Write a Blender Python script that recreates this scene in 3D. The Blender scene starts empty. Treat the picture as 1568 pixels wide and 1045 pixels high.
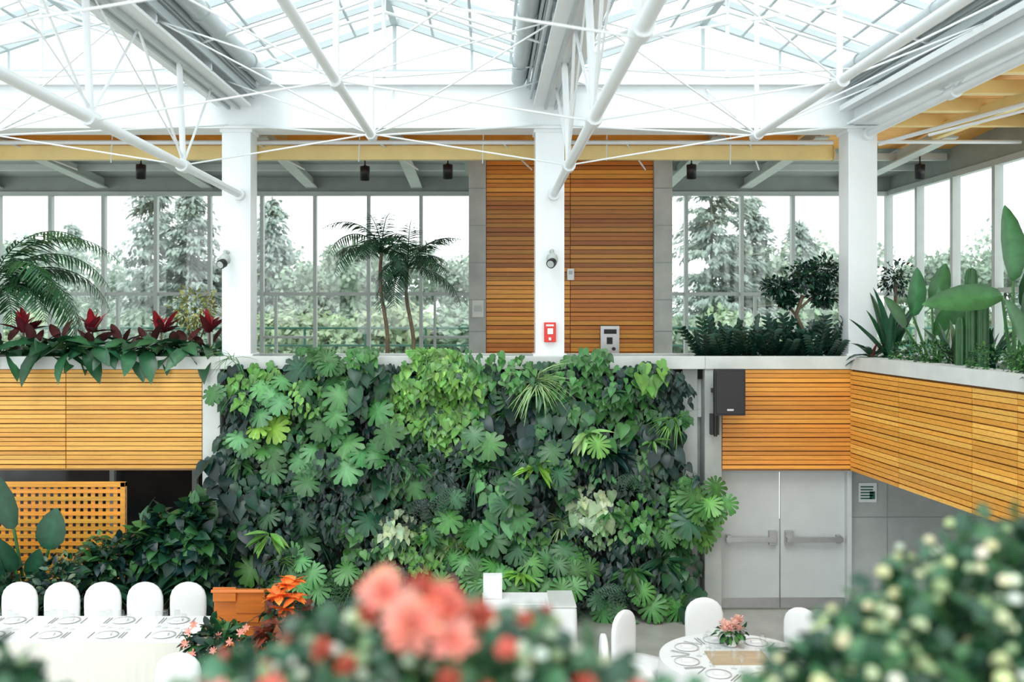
import bpy, math, random
import numpy as np
from mathutils import Vector, Matrix, noise
random.seed(7); np.random.seed(7)
R=random.random
def U(a,b): return random.uniform(a,b)
EYE=4.3
# front elevation grid of the gallery wall (108 grid units per metre)
def wx(u): return (u-745)/108.0
def wz(v): return EYE-(v-473)/108.0
YF=14.1
# ---------------------------------------------------------------- mesh builder
class MB:
    def __init__(s): s.V=[];s.n=0;s.F=[];s.M=[];s.C=[];s.S=[]
    def add(s,v,f,mat=0,col=(1,1,1),smooth=False):
        v=np.asarray(v,float); n=len(v)
        s.V.append(v); b=s.n
        for q in f: s.F.append(tuple(i+b for i in q))
        s.M+= [mat]*len(f); s.S+=[smooth]*len(f)
        c=np.asarray(col,float)
        if c.ndim==1: c=np.tile(c,(n,1))
        s.C.append(c); s.n+=n
    def box(s,x0,x1,y0,y1,z0,z1,mat=0,col=(1,1,1)):
        v=[(x,y,z) for z in(z0,z1) for y in(y0,y1) for x in(x0,x1)]
        s.add(v,[(0,2,3,1),(4,5,7,6),(0,1,5,4),(2,6,7,3),(0,4,6,2),(1,3,7,5)],mat,col)
    def obox(s,a,b,w,h,mat=0,col=(1,1,1),up=(0,0,1)):
        a=np.array(a,float);b=np.array(b,float);d=b-a;d/=np.linalg.norm(d)
        up=np.array(up,float);sd=np.cross(d,up);sd/=np.linalg.norm(sd);u=np.cross(sd,d)
        v=[p+sd*i*w/2+u*j*h/2 for p in(a,b) for j in(-1,1) for i in(-1,1)]
        s.add(v,[(0,2,3,1),(4,5,7,6),(0,1,5,4),(2,6,7,3),(0,4,6,2),(1,3,7,5)],mat,col)
    def tube(s,a,b,r,n=8,mat=0,col=(1,1,1),r2=None):
        a=np.array(a,float);b=np.array(b,float);d=b-a;L=np.linalg.norm(d)
        if L<1e-6:return
        d/=L;t=np.array([0,0,1.]) if abs(d[2])<.9 else np.array([1.,0,0])
        u=np.cross(d,t);u/=np.linalg.norm(u);w=np.cross(d,u);r2=r if r2 is None else r2
        v=[a+r*(math.cos(k*2*math.pi/n)*u+math.sin(k*2*math.pi/n)*w) for k in range(n)]
        v+=[b+r2*(math.cos(k*2*math.pi/n)*u+math.sin(k*2*math.pi/n)*w) for k in range(n)]
        s.add(v,[(k,(k+1)%n,n+(k+1)%n,n+k) for k in range(n)],mat,col,True)
        s.add(v,[tuple(range(n-1,-1,-1)),tuple(range(n,2*n))],mat,col)
    def path(s,pts,r,n=6,mat=0,col=(1,1,1)):
        for i in range(len(pts)-1): s.tube(pts[i],pts[i+1],r,n,mat,col)
    def loft(s,rings,mat=0,col=(1,1,1),cap0=False,cap1=True,smooth=True):
        n=len(rings[0]);v=np.concatenate([np.asarray(r,float) for r in rings])
        f=[]
        for i in range(len(rings)-1):
            for k in range(n):
                f.append((i*n+k,i*n+(k+1)%n,(i+1)*n+(k+1)%n,(i+1)*n+k))
        s.add(v,f,mat,col,smooth)
        if cap1: s.add(rings[-1],[tuple(range(n))],mat,col)
        if cap0: s.add(rings[0],[tuple(range(n-1,-1,-1))],mat,col)
    def lathe(s,c,prof,n=16,mat=0,col=(1,1,1)):
        rings=[[(c[0]+r*math.cos(k*2*math.pi/n),c[1]+r*math.sin(k*2*math.pi/n),c[2]+z) for k in range(n)] for r,z in prof]
        s.loft(rings,mat,col,True,True)
    def leaf(s,T,pos,t,nr,sc,col,mat=0,vein=1.25,wid=1.0):
        v,f=T
        t=np.array(t,float);t/=np.linalg.norm(t)+1e-9
        nr=np.array(nr,float);sd=np.cross(t,nr);L=np.linalg.norm(sd)
        if L<1e-4: sd=np.cross(t,[.3,.8,.5]);L=np.linalg.norm(sd)
        sd/=L;nn=np.cross(sd,t)
        P=(v[:,0:1]*sd*wid+v[:,1:2]*t+v[:,2:3]*nn)*sc+np.array(pos,float)
        c=np.tile(np.array(col,float),(len(v),1))
        m=np.abs(v[:,0])<0.02
        c[m]*=vein
        s.add(P,f,mat,c,True)
    def obj(s,name,mats,parent=None,bevel=0):
        me=bpy.data.meshes.new(name)
        if s.n==0:return None
        V=np.concatenate(s.V)
        me.from_pydata(V.tolist(),[],s.F)
        for m in mats: me.materials.append(m)
        me.polygons.foreach_set('material_index',s.M)
        me.polygons.foreach_set('use_smooth',s.S)
        C=np.concatenate(s.C);C=np.concatenate([C,np.ones((len(C),1))],1)
        a=me.color_attributes.new('Col','FLOAT_COLOR','POINT')
        a.data.foreach_set('color',C.astype(np.float32).ravel())
        me.update()
        o=bpy.data.objects.new(name,me);bpy.context.scene.collection.objects.link(o)
        if parent:o.parent=parent
        if bevel:
            b=o.modifiers.new('bevel','BEVEL');b.width=bevel;b.segments=2;b.limit_method='ANGLE'
        return o
def empty(name,loc=(0,0,0),rz=0):
    e=bpy.data.objects.new(name,None);e.location=loc;e.rotation_euler[2]=rz
    e.empty_display_size=.1
    bpy.context.scene.collection.objects.link(e);return e
# ---------------------------------------------------------------- materials
def mk(name,col,rough=.5,var=.12,scale=4,stretch=(1,1,1),bump=0,metal=0,attr=False,trans=0,spec=.5,emit=0):
    m=bpy.data.materials.new(name);m.use_nodes=True;nt=m.node_tree;N=nt.nodes;L=nt.links
    p=N['Principled BSDF'];out=N['Material Output']
    p.inputs['Roughness'].default_value=rough;p.inputs['Metallic'].default_value=metal
    p.inputs['Specular IOR Level'].default_value=spec
    tc=N.new('ShaderNodeTexCoord');mp=N.new('ShaderNodeMapping');mp.inputs['Scale'].default_value=stretch
    ns=N.new('ShaderNodeTexNoise');ns.inputs['Scale'].default_value=scale;ns.inputs['Detail'].default_value=5
    L.new(tc.outputs['Object'],mp.inputs['Vector']);L.new(mp.outputs[0],ns.inputs['Vector'])
    mr=N.new('ShaderNodeMapRange');mr.inputs['From Min'].default_value=.3;mr.inputs['From Max'].default_value=.7
    mr.inputs['To Min'].default_value=1-var;mr.inputs['To Max'].default_value=1+var
    L.new(ns.outputs['Fac'],mr.inputs['Value'])
    mx=N.new('ShaderNodeMix');mx.data_type='RGBA';mx.blend_type='MULTIPLY';mx.inputs[0].default_value=1
    if attr:
        at=N.new('ShaderNodeAttribute');at.attribute_name='Col';L.new(at.outputs['Color'],mx.inputs[6])
    else: mx.inputs[6].default_value=(*col,1)
    L.new(mr.outputs[0],mx.inputs[7]);L.new(mx.outputs[2],p.inputs['Base Color'])
    if bump:
        b=N.new('ShaderNodeBump');b.inputs['Strength'].default_value=bump;b.inputs['Distance'].default_value=.02
        L.new(ns.outputs['Fac'],b.inputs['Height']);L.new(b.outputs[0],p.inputs['Normal'])
    if trans:
        t=N.new('ShaderNodeBsdfTranslucent');ms=N.new('ShaderNodeMixShader');ms.inputs[0].default_value=trans
        L.new(mx.outputs[2],t.inputs['Color']);L.new(p.outputs[0],ms.inputs[1]);L.new(t.outputs[0],ms.inputs[2]);L.new(ms.outputs[0],out.inputs['Surface'])
    return m
def glassmat(name,tint,refl):
    m=bpy.data.materials.new(name);m.use_nodes=True;nt=m.node_tree;N=nt.nodes;L=nt.links
    N.remove(N['Principled BSDF'])
    t=N.new('ShaderNodeBsdfTransparent');t.inputs[0].default_value=(*tint,1)
    g=N.new('ShaderNodeBsdfGlossy');g.inputs['Roughness'].default_value=.02
    ms=N.new('ShaderNodeMixShader');ms.inputs[0].default_value=refl
    L.new(t.outputs[0],ms.inputs[1]);L.new(g.outputs[0],ms.inputs[2]);L.new(ms.outputs[0],N['Material Output'].inputs['Surface'])
    return m
M_white=mk('white_paint',(.80,.83,.84),.4,.02,3)
M_rod=mk('rod_paint',(.76,.79,.80),.35,.02,3)
M_bar=mk('glazing_bar_paint',(.46,.51,.52),.4,.03,3)
M_silver=mk('shade_fabric_grey',(.42,.47,.48),.35,.05,6)
M_conc=mk('concrete',(.44,.46,.44),.8,.16,2.2,bump=.3)
M_cap=mk('concrete_cap',(.62,.64,.61),.7,.08,3,bump=.1)
M_wood=mk('slat_wood',(1,1,1),.4,.14,2.5,(1.2,6,26),attr=True,bump=.05)
M_woodback=mk('slat_backing',(.20,.08,.016),.8,.1)
M_ceil=mk('grey_steel_deck',(.28,.31,.29),.6,.08,3)
M_gbeam=mk('grey_beam_paint',(.52,.56,.54),.5,.05)
M_cream=mk('cream_valance',(.82,.63,.27),.45,.06,3)
M_frame=mk('window_frame_paint',(.44,.48,.46),.4,.04)
M_glass=glassmat('window_glass',(.93,.97,.95),.09)
M_roofglass=glassmat('roof_glass',(.90,.95,.96),.03)
M_dkglass=mk('dark_glass',(.03,.032,.035),.1,.3,1)
M_leaf=mk('leaf',(1,1,1),.34,.2,9,attr=True,trans=.12)
M_tree=mk('tree_foliage',(1,1,1),.8,.15,2,attr=True,trans=.3,spec=.2)
M_bark=mk('bark',(.16,.12,.08),.9,.3,8,bump=.4)
M_soil=mk('soil',(.012,.016,.011),.95,.3,20,bump=.5)
M_floor=mk('floor_terrazzo',(.42,.41,.38),.35,.12,3)
M_grass=mk('lawn',(.14,.21,.11),.9,.2,.6)
M_cloth=mk('white_cloth',(.82,.82,.82),.85,.02,5)
M_skirt=mk('cream_skirt',(.78,.76,.68),.85,.02,5)
M_door=mk('door_paint',(.54,.56,.55),.45,.03)
M_metal=mk('brushed_metal',(.5,.5,.5),.3,.05,10,metal=.9)
M_black=mk('black_plastic',(.012,.012,.014),.45,.1)
M_red=mk('red_plastic',(.70,.03,.02),.4,.03)
M_lect=mk('lectern_wood',(.60,.16,.02),.35,.15,2,(1,1,12))
M_petal=mk('petal',(1,1,1),.55,.08,12,attr=True,trans=.3)
M_green=mk('green_paint',(.02,.12,.08),.5,.05)
M_china=mk('china',(.82,.82,.82),.5,.01,spec=.2)
M_clear=glassmat('clear_glass',(.97,.98,.98),.10)
M_pot=mk('terracotta',(.35,.16,.09),.7,.1)
# ---------------------------------------------------------------- leaf templates
def strip(rows,fold=.08,droop=.2):
    V=[];F=[]
    for (y,w,ys) in rows:
        V+= [(-w,ys,fold*w*4*.5-droop*ys*ys),(0,y,-droop*y*y),(w,ys,fold*w*4*.5-droop*ys*ys)]
    for i in range(len(rows)-1):
        a=i*3;F+=[(a,a+1,a+4,a+3),(a+1,a+2,a+5,a+4)]
    return np.array(V,float),F
T_heart=strip([(0,.16,-.14),(.08,.38,-.02),(.3,.43,.22),(.55,.34,.5),(.8,.17,.77),(1,.01,1)],.1,.25)
T_oval=strip([(0,.01,0),(.2,.2,.18),(.5,.27,.48),(.8,.17,.78),(1,.01,1)],.12,.2)
T_lance=strip([(0,.015,0),(.2,.09,.2),(.5,.12,.5),(.8,.07,.8),(1,.005,1)],.2,.35)
T_blade=strip([(0,.03,0),(.25,.035,.25),(.5,.035,.5),(.75,.025,.75),(1,.004,1)],.1,.75)
T_paddle=strip([(0,.02,0),(.08,.12,.05),(.3,.24,.28),(.55,.25,.54),(.8,.17,.79),(.93,.08,.93),(1,.01,1)],.12,.12)
T_pad2=strip([(0,.02,0),(.08,.12,.05),(.3,.24,.28),(.55,.25,.54),(.8,.17,.79),(1,.01,1)],.14,.5)
T_leaflet=strip([(0,.02,0),(.4,.05,.4),(1,.004,1)],.1,.3)
T_small=strip([(0,.03,0),(.5,.28,.48),(1,.02,1)],.1,.1)
T_petal=strip([(0,.05,0),(.4,.12,.4),(.8,.15,.8),(1,.05,1)],.2,-.35)
def lobed(L=5,depth=.45,tip=.62,side=.5):
    ring=[];c=(0,.38)
    for sgn in(1,-1):
        half=[]
        for i in range(L):
            for p,k in((0,1-depth),(.18,.93),(.5,1.04),(.82,.93)):
                th=math.pi*(i+p)/L
                r=tip*(1-th/math.pi)+ (side*.85)*(th/math.pi)+.08*math.sin(th)
                if th==0: k=1.05
                half.append((sgn*r*k*math.sin(th)*.95,c[1]+r*k*math.cos(th)))
        if sgn==1: ring+=half+[(0,.02)]
        else: ring+=half[1:][::-1]
    V=[(c[0],c[1],0)]+[(x,y,-.45*((x)**2+(y-c[1])**2)+.03*math.sin(9*x)) for x,y in ring]
    n=len(ring)
    return np.array(V,float),[(0,1+k,1+(k+1)%n) for k in range(n)]
T_monst=lobed(5,.5)
T_self=lobed(7,.62,.66,.5)
T_chrys=lobed(3,.4,.6,.4)
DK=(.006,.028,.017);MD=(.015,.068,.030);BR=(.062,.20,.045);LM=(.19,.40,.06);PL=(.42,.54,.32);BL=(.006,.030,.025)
def jit(c,a=.25):
    k=U(1-a,1+a);return (c[0]*k*U(.85,1.15),c[1]*k,c[2]*k*U(.85,1.15))
def mixc(a,b,t): return tuple(a[i]*(1-t)+b[i]*t for i in range(3))
def rosette(mb,c,n,L,T,e0,e1,col,wid=1,spread=0,az=None,a=.25,tilt=.3,stem=0):
    for i in range(n):
        z=(az[0]+(az[1]-az[0])*R()) if az else i*2.4+U(-.3,.3)
        e=U(e0,e1);t=(math.cos(z)*math.cos(e),math.sin(z)*math.cos(e),math.sin(e))
        nn=(-math.cos(z)*math.sin(e)+U(-tilt,tilt),-math.sin(z)*math.sin(e)+U(-tilt,tilt),math.cos(e))
        p=np.array(c,float)+np.array([U(-spread,spread),U(-spread,spread),0])
        l=L*U(.75,1.15)
        if stem:
            q=p+np.array(t)*stem*U(.7,1.2);mb.tube(p,q,.006+.006*l,5,0,mixc(col,LM,.3));p=q
        mb.leaf(T,p,t,nn,l,jit(col,a),wid=wid,vein=1.6)
def bush(mb,c,r,n,T,size,cols,fill=.5,wid=1):
    for i in range(n):
        v=np.random.normal(size=3);v/=np.linalg.norm(v);k=U(fill,1)
        p=np.array(c)+v*np.array(r)*k
        t=v+np.random.normal(size=3)*.5+np.array([0,0,-.3])
        nn=v+np.array([0,0,.8])+np.random.normal(size=3)*.3
        mb.leaf(T,p,t,nn,size*U(.7,1.3),jit(random.choice(cols)),wid=wid)
def frond(mb,base,az,L,e0,bend,col,leaf=.3,n=16,wid=1):
    p=np.array(base,float);e=e0;seg=L/n
    h=np.array([math.cos(az),math.sin(az),0])
    for i in range(n):
        d=h*math.cos(e)+np.array([0,0,math.sin(e)])
        q=p+d*seg;mb.tube(p,q,.008*(1-i/n)+.003,4,0,jit(MD,.1))
        f=i/n
        if f>.12:
            sd=np.cross(d,[0,0,1]);sd/=np.linalg.norm(sd);up=np.cross(sd,d)
            l=leaf*math.sin(math.pi*min(1,.15+f*.85))**.6*U(.85,1.1)
            for s_ in(-1,1):
                for hh in(0,.5):
                    mb.leaf(T_leaflet,p+d*seg*hh,sd*s_*.8+d*.55+np.array([0,0,U(-.35,.05)]),up,l,jit(col,.2),wid=wid)
        p=q;e-=bend/n
# ---------------------------------------------------------------- ROOM SHELL
def shell(name,boxes,mat,bevel=0):
    mb=MB()
    for b in boxes: mb.box(*b)
    return mb.obj(name,[mat],None,bevel)
shell('floor',[(-12,10,1.0,20.4,-.2,0)],M_floor)
shell('floor_gallery_back',[(-12,8.2,15.2,20.4,2.75,3.0)],M_conc)
shell('floor_gallery_right',[(6.3,8.2,2,15.2,2.75,3.0)],M_conc)
shell('floor_gallery_near',[(-12,8.2,-3,1.0,2.75,3.0)],M_conc)
shell('ground_lawn',[(-90,90,20.5,140,2.3,2.5)],M_grass)
shell('ground_terrace_paving',[(-14,14,20.4,24,2.45,2.9)],M_cap)
shell('wall_near_fascia',[(-12,6.3,.75,.88,2.5,3.2)],M_conc)
# lower concrete walls
shell('wall_lower_back',[(-3.75,3.3,14.3,14.5,0,3.4),(5.16,8.2,14.3,14.5,0,2.75),(3.3,5.16,14.3,14.5,2.02,3.4)],M_conc)
shell('wall_lower_recess',[(-12,-3.75,17.2,17.4,0,2.75)],M_dkglass)
shell('wall_lower_right',[(8.1,8.2,1,14.3,0,2.75)],M_conc)
mb=MB()
for x in (-6.4,-5.0,-4.55): mb.box(x,x+.08,16.9,17.0,0,2.75)
for i in range(26): mb.box(-7+i*.13,-6.96+i*.13,17.15,17.18,1.75,1.8)
mb.obj('trim_recess_posts',[M_frame])
# concrete board joints on the lower right wall
mb=MB()
for x in(5.75,6.9): mb.box(x,x+.008,14.293,14.3,0,2.0)
for z in(1.3,): mb.box(5.2,8.1,14.293,14.3,z,z+.008)
mb.obj('trim_concrete_joints',[M_ceil])
# pilasters
shell('wall_pilaster_left',[(wx(314),wx(341),13.98,14.5,0,3.46)],M_cap,.01)
shell('wall_pilaster_right',[(wx(1076),wx(1102),13.98,14.5,0,3.46),(wx(1040),wx(1068),14.1,14.5,0,3.46)],M_conc,.01)
# ledge caps + planters
def planter_front(name,x0,x1):
    mb=MB()
    mb.box(x0,x1,13.95,14.12,3.45,3.63,0)
    mb.box(x0,x1,15.1,15.2,2.75,3.62,0)
    mb.box(x0,x1,14.12,15.1,3.3,3.57,1)
    mb.box(x0,x1,14.2,14.35,2.75,3.45,0)
    mb.obj(name,[M_cap,M_soil],None,.008)
planter_front('trim_planter_ledge_left',-12,wx(341))
planter_front('trim_planter_ledge_center',wx(341)+.002,wx(1076))
planter_front('trim_planter_ledge_right',wx(1076)+.002,6.3)
SP=[(5.15,13.95),(5.27,12.6),(5.42,11.0),(5.5,10.2),(5.6,8.0),(5.75,4)]
mb=MB()
for (a,b) in zip(SP[:-1],SP[1:]):
    mb.obox((a[0]+.12,a[1],3.54),(b[0]+.12,b[1],3.54),.34,.18,0)
    mb.obox((a[0]+.65,a[1],3.46),(b[0]+.65,b[1],3.46),.8,.2,1)
    mb.obox((a[0]+1.08,a[1],3.2),(b[0]+1.08,b[1],3.2),.1,.86,0)
    mb.obox((a[0]+.14,a[1],2.75),(b[0]+.14,b[1],2.75),.12,1.38,0)
mb.obj('trim_planter_ledge_side',[M_cap,M_soil])
# slatted fascia
def slats(mb,a,b,z0,z1,pitch,th,cols,side,split=None,fill=.86):
    a=np.array(a,float);b=np.array(b,float);d=b-a;L=np.linalg.norm(d);d/=L;nn=np.array([d[1],-d[0]])*side
    sp=[0]+(split or [])+[L]
    z=z0
    k=0
    while z<z1-.01:
        h=pitch*(fill if k%3 else fill-.12)
        f0=U(.88,1.1)
        for s0,s1 in zip(sp[:-1],sp[1:]):
            p=a+d*(s0+.006)+nn*th/2;q=a+d*(s1-.006)+nn*th/2
            c=random.choice(cols) if not callable(cols) else cols(z)
            f=f0*U(.93,1.07);c=(c[0]*f,c[1]*f,c[2]*f)
            mb.obox((*p,z+h/2),(*q,z+h/2),th,h,0,c)
        z+=pitch;k+=1
    p=a-nn*.015;q=b-nn*.015
    mb.obox((*p,(z0+z1)/2),(*q,(z0+z1)/2),.03,z1-z0,1)
YW=[(.78,.39,.07),(.82,.44,.09),(.72,.34,.06)]
OW=[(.74,.30,.045),(.78,.34,.055),(.68,.26,.04)]
mb=MB();slats(mb,(-9.5,14.05),(wx(313),14.05),2.05,3.44,.064,.045,YW,1,[9.5+wx(106)]);mb.box(-9.5,wx(313),14.03,14.12,2.02,2.05,0,(.25,.13,.04))
mb.obj('wood_slat_fascia_left',[M_wood,M_woodback])
mb=MB();slats(mb,(wx(1102),14.02),(5.15,14.02),2.05,3.44,.064,.045,OW,1);mb.box(wx(1102),5.15,14.0,14.1,2.02,2.05,0,(.3,.13,.04))
mb.obj('wood_slat_fascia_right',[M_wood,M_woodback])
mb=MB()
for (a,b) in zip(SP[:-1],SP[1:]):
    slats(mb,(a[0],a[1]+.03),(b[0],b[1]+.03),2.03,3.44,.064,.045,[mixc(YW[0],OW[0],.4),YW[1],mixc(YW[2],OW[1],.5)],1)
mb.obj('wood_slat_fascia_side',[M_wood,M_woodback])
# upper tower
mb=MB();
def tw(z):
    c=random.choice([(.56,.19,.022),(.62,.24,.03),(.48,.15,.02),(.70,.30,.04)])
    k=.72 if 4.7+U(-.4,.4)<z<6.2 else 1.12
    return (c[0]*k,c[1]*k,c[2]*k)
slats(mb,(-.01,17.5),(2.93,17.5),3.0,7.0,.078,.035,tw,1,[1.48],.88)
mb.obj('wall_wood_tower',[M_wood,M_woodback])
shell('wall_tower_piers',[(-.31,-.01,17.4,18.3,3,7.0),(2.93,3.25,17.4,18.3,3,7.0),(-.01,2.93,17.6,18.3,3,7.0)],M_conc,.01)
mb=MB()
for z in(3.9,4.45,5.1,5.75,6.4):
    mb.box(-.31,-.01,17.39,17.4,z,z+.012);mb.box(2.93,3.25,17.39,17.4,z,z+.012)
mb.obj('trim_pier_joints',[M_ceil])
# ---------------------------------------------------------------- columns, header, ceiling
CX=[-8.0,-3.55,.90,5.34]
for x in CX:
    mb=MB();mb.box(x-.205,x+.205,14.12,14.52,3.575,EYE+2.56)
    mb.box(x-.24,x+.24,14.09,14.55,3.57,3.66)
    mb.box(x-.23,x+.23,14.10,14.54,EYE+2.50,EYE+2.56)
    mb.obj('column',[M_white],None,.01)
mb=MB()
mb.box(-12,5.6,14.1,14.5,EYE+2.57,EYE+3.16);mb.box(-12,5.6,14.02,14.55,EYE+3.16,EYE+3.20)
mb.box(-12,5.6,14.25,14.45,EYE+3.20,EYE+3.40);mb.box(-12,5.6,14.05,14.6,EYE+2.55,EYE+2.585)
mb.obj('header_beam',[M_white],None,.006)
mb=MB()
mb.box(5.2,5.5,0,14.1,EYE+2.62,EYE+3.16);mb.box(5.1,5.6,0,14.1,EYE+2.60,EYE+2.64);mb.box(5.1,5.6,0,14.1,EYE+3.16,EYE+3.2)
mb.box(5.0,5.12,0,14.1,EYE+2.8,EYE+2.88)
mb.obj('side_beam',[M_white],None,.006)
# ceiling of back gallery (slopes gently down to the windows)
WC=(.80,.37,.06)
mb=MB()
mb.add([(-12,14.55,EYE+2.95),(8.3,14.55,EYE+2.95),(8.3,17.4,EYE+2.80),(-12,17.4,EYE+2.80)],[(0,1,2,3)],0,WC)
mb.add([(-12,14.55,EYE+3.1),(8.3,14.55,EYE+3.1),(8.3,20.3,EYE+2.8),(-12,20.3,EYE+2.8)],[(0,3,2,1)],1)
mb.add([(-12,17.4,EYE+2.80),(8.3,17.4,EYE+2.80),(8.3,20.3,EYE+2.62),(-12,20.3,EYE+2.62)],[(0,1,2,3)],1)
mb.add([(5.6,0,EYE+2.98),(8.3,0,EYE+2.98),(8.3,14.55,EYE+2.96),(5.6,14.55,EYE+2.96)],[(0,1,2,3)],0,WC)
mb.add([(5.6,0,EYE+3.1),(8.3,0,EYE+3.1),(8.3,14.55,EYE+3.1),(5.6,14.55,EYE+3.1)],[(0,3,2,1)],1)
mb.obj('ceiling',[M_wood,M_ceil])
mb=MB()
for x in(-9.8,-7.7,-5.6,-3.5,-1.4,3.6,5.2,7.2):
    mb.obox((x,15.4,EYE+2.66),(x,20.1,EYE+2.42),.22,.03,0);mb.obox((x,15.4,EYE+2.76),(x,20.1,EYE+2.52),.05,.2,0)
for y in(17.4,18.7): mb.box(-12,-.4,y,y+.09,EYE+2.6,EYE+2.72,0);mb.box(3.3,8.05,y,y+.09,EYE+2.6,EYE+2.72,0)
mb.obj('ceiling_beams',[M_gbeam])
mb=MB()
for a,b in((-12,-3.6),(-3.5,.85),(.95,5.3)):
    mb.box(a,b,15.2,15.32,EYE+2.28,EYE+2.50,0)
    for x in(a,b): mb.tube((x,15.25,EYE+2.38),(x+.001*(b-a),15.25,EYE+2.38),.12,12)
for y in np.arange(8,15,1.1): mb.box(5.7,8.05,y,y+.12,EYE+2.68,EYE+2.86,0)
mb.box(6.7,6.82,4,15.0,EYE+2.55,EYE+2.75,0)
mb.obj('ceiling_timber_valance',[M_cream],None,.01)
mb=MB()
for a,b in((-12,-3.9),(-3.2,.6),(1.2,5.0)):
    mb.box(a,b,16.0,16.1,EYE+2.62,EYE+2.8,0,(.82,.36,.05))
mb.obj('ceiling_timber_purlins',[M_wood])
mb=MB()
mb.tube((-12,14.95,EYE+2.50),(5.2,14.95,EYE+2.50),.035);mb.tube((5.5,14.9,EYE+2.50),(8.0,14.9,EYE+2.5),.03)
for x in np.arange(-7.5,5,1.86): mb.tube((x,14.95,EYE+2.2+.06*math.sin(x*5)),(x+.02,15.0,EYE+2.9),.010,6)
for x in np.arange(-7.2,5,1.86): mb.tube((x,15.0,EYE+2.5),(x+.5,16.3,EYE+2.28),.014,6)
mb.tube((5.6,14.2,EYE+2.35),(8.0,9.5,EYE+2.75),.03);mb.tube((5.6,12.6,EYE+2.2),(8.0,9.0,EYE+2.6),.02)
mb.obj('ceiling_sprinkler_pipes',[M_rod])
# down lights
for x,y in((-8.9,17),(-5.9,17),(-4.4,17.3),(-2.1,17.2),(-.66,17),(3.5,17),(7.4,17)):
    mb=MB();mb.lathe((x,y,EYE+2.22),[(.07,.03),(.082,0),(.085,.24),(.03,.25),(.012,.27),(.012,.62)],14)
    mb.obj('ceiling_downlight',[M_black])
# ---------------------------------------------------------------- windows
def winback(name,x0,x1,xs):
    mb=MB();Y=20.0;zt=EYE+2.27
    mb.box(x0,x1,Y-.06,Y+.08,zt,zt+.08,0);mb.box(x0,x1,Y,Y+.1,zt+.08,EYE+2.7,2);mb.box(x0,x1,Y-.05,Y+.08,3.0,3.12,0)
    mb.box(x0,x1,Y-.04,Y+.06,EYE+.26,EYE+.33,0)
    for x in xs: mb.box(x-.035,x+.035,Y-.08,Y+.06,3.1,zt,0)
    for i in range(len(xs)-1):
        if i%3==1: mb.box(xs[i]+.25,xs[i]+.30,Y-.05,Y+.05,3.1,EYE+.26,0);mb.box(xs[i],xs[i+1],Y-.03,Y+.05,3.7,3.75,0)
    mb.add([(x0,Y+.01,3.1),(x1,Y+.01,3.1),(x1,Y+.01,zt),(x0,Y+.01,zt)],[(0,1,2,3)],1)
    mb.obj(name,[M_frame,M_glass,M_ceil])
xs=[(u-745)/76.2 for u in(-160,-80,0,79,160,240,322,402,483,565,645,722)]
winback('window_1',-12,-.31,xs)
winback('window_2',3.25,8.1,[(u-745)/76.2 for u in(1050,1135,1213,1290,1358)])
mb=MB();X=8.1;zt=EYE+2.27
mb.box(X-.06,X+.06,1,20,zt,zt+.1,0);mb.box(X,X+.1,1,20,zt+.1,EYE+3.0,2);mb.box(X-.06,X+.06,1,20,3,3.12,0);mb.box(X-.04,X+.04,1,20,EYE+.26,EYE+.33,0)
for y in np.arange(20.0,1,-1.42): mb.box(X-.09,X+.05,y-.05,y+.05,3,zt,0)
mb.add([(X+.01,1,3.1),(X+.01,20,3.1),(X+.01,20,zt),(X+.01,1,zt)],[(0,1,2,3)],1)
mb.obj('window_3',[M_frame,M_glass,M_ceil])
mb=MB()
for y in np.arange(1,20.5,1.4): mb.box(-12.05,-11.95,y,y+.08,0,EYE+2.6,0)
mb.box(-12.05,-11.95,1,20.4,EYE+2.3,EYE+3.3,0);mb.box(-12.05,-11.95,1,20.4,2.7,3.1,0)
mb.add([(-12,1,3.1),(-12,20,3.1),(-12,20,6.6),(-12,1,6.6)],[(0,1,2,3)],1)
mb.obj('window_4',[M_frame,M_glass])
# ---------------------------------------------------------------- glazed roof
mb=MB();g=MB()
ZE=EYE+3.40;ZR=EYE+4.15;ys=np.arange(14.35,-1,-.95)
for k,(a,b) in enumerate(zip([-12.45]+CX[:-1],CX)):
    m=(a+b)/2
    for (p,q) in((a,m),(m,b)):
        zp=ZE if p!=m else ZR;zq=ZR if p!=m else ZE
        g.add([(p,14.35,zp),(q,14.35,zq),(q,-1,zq),(p,-1,zp)],[(0,1,2,3)])
        for y in ys: mb.obox((p,y,zp),(q,y,zq),.04,.08)
        for f in(.25,.5,.75):
            x=p+(q-p)*f;zz=zp+(zq-zp)*f;mb.tube((x,14.35,zz-.04),(x,-1,zz-.04),.022,6)
    mb.box(m-.05,m+.05,-1,14.4,ZR-.06,ZR+.03)
    # gable end
    mb.obox((a,14.35,ZE),(m,14.35,ZR),.08,.09);mb.obox((m,14.35,ZR),(b,14.35,ZE),.08,.09)
    mb.obox((a,14.35,ZE+.0),(b,14.35,ZE+.0),.08,.08)
    mb.tube((m,14.35,ZE),(m,14.35,ZR),.03);
    for f in(.5,):
        mb.tube((a+(m-a)*f,14.35,ZE),(a+(m-a)*f,14.35,ZE+.38),.02);mb.tube((b+(m-b)*f,14.35,ZE),(b+(m-b)*f,14.35,ZE+.38),.02)
    g.add([(a,14.36,ZE),(b,14.36,ZE),(m,14.36,ZR)],[(0,1,2)])
mb.obj('roof_glazing_bars',[M_bar]);g.obj('roof_glass_panes',[M_roofglass])
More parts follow.
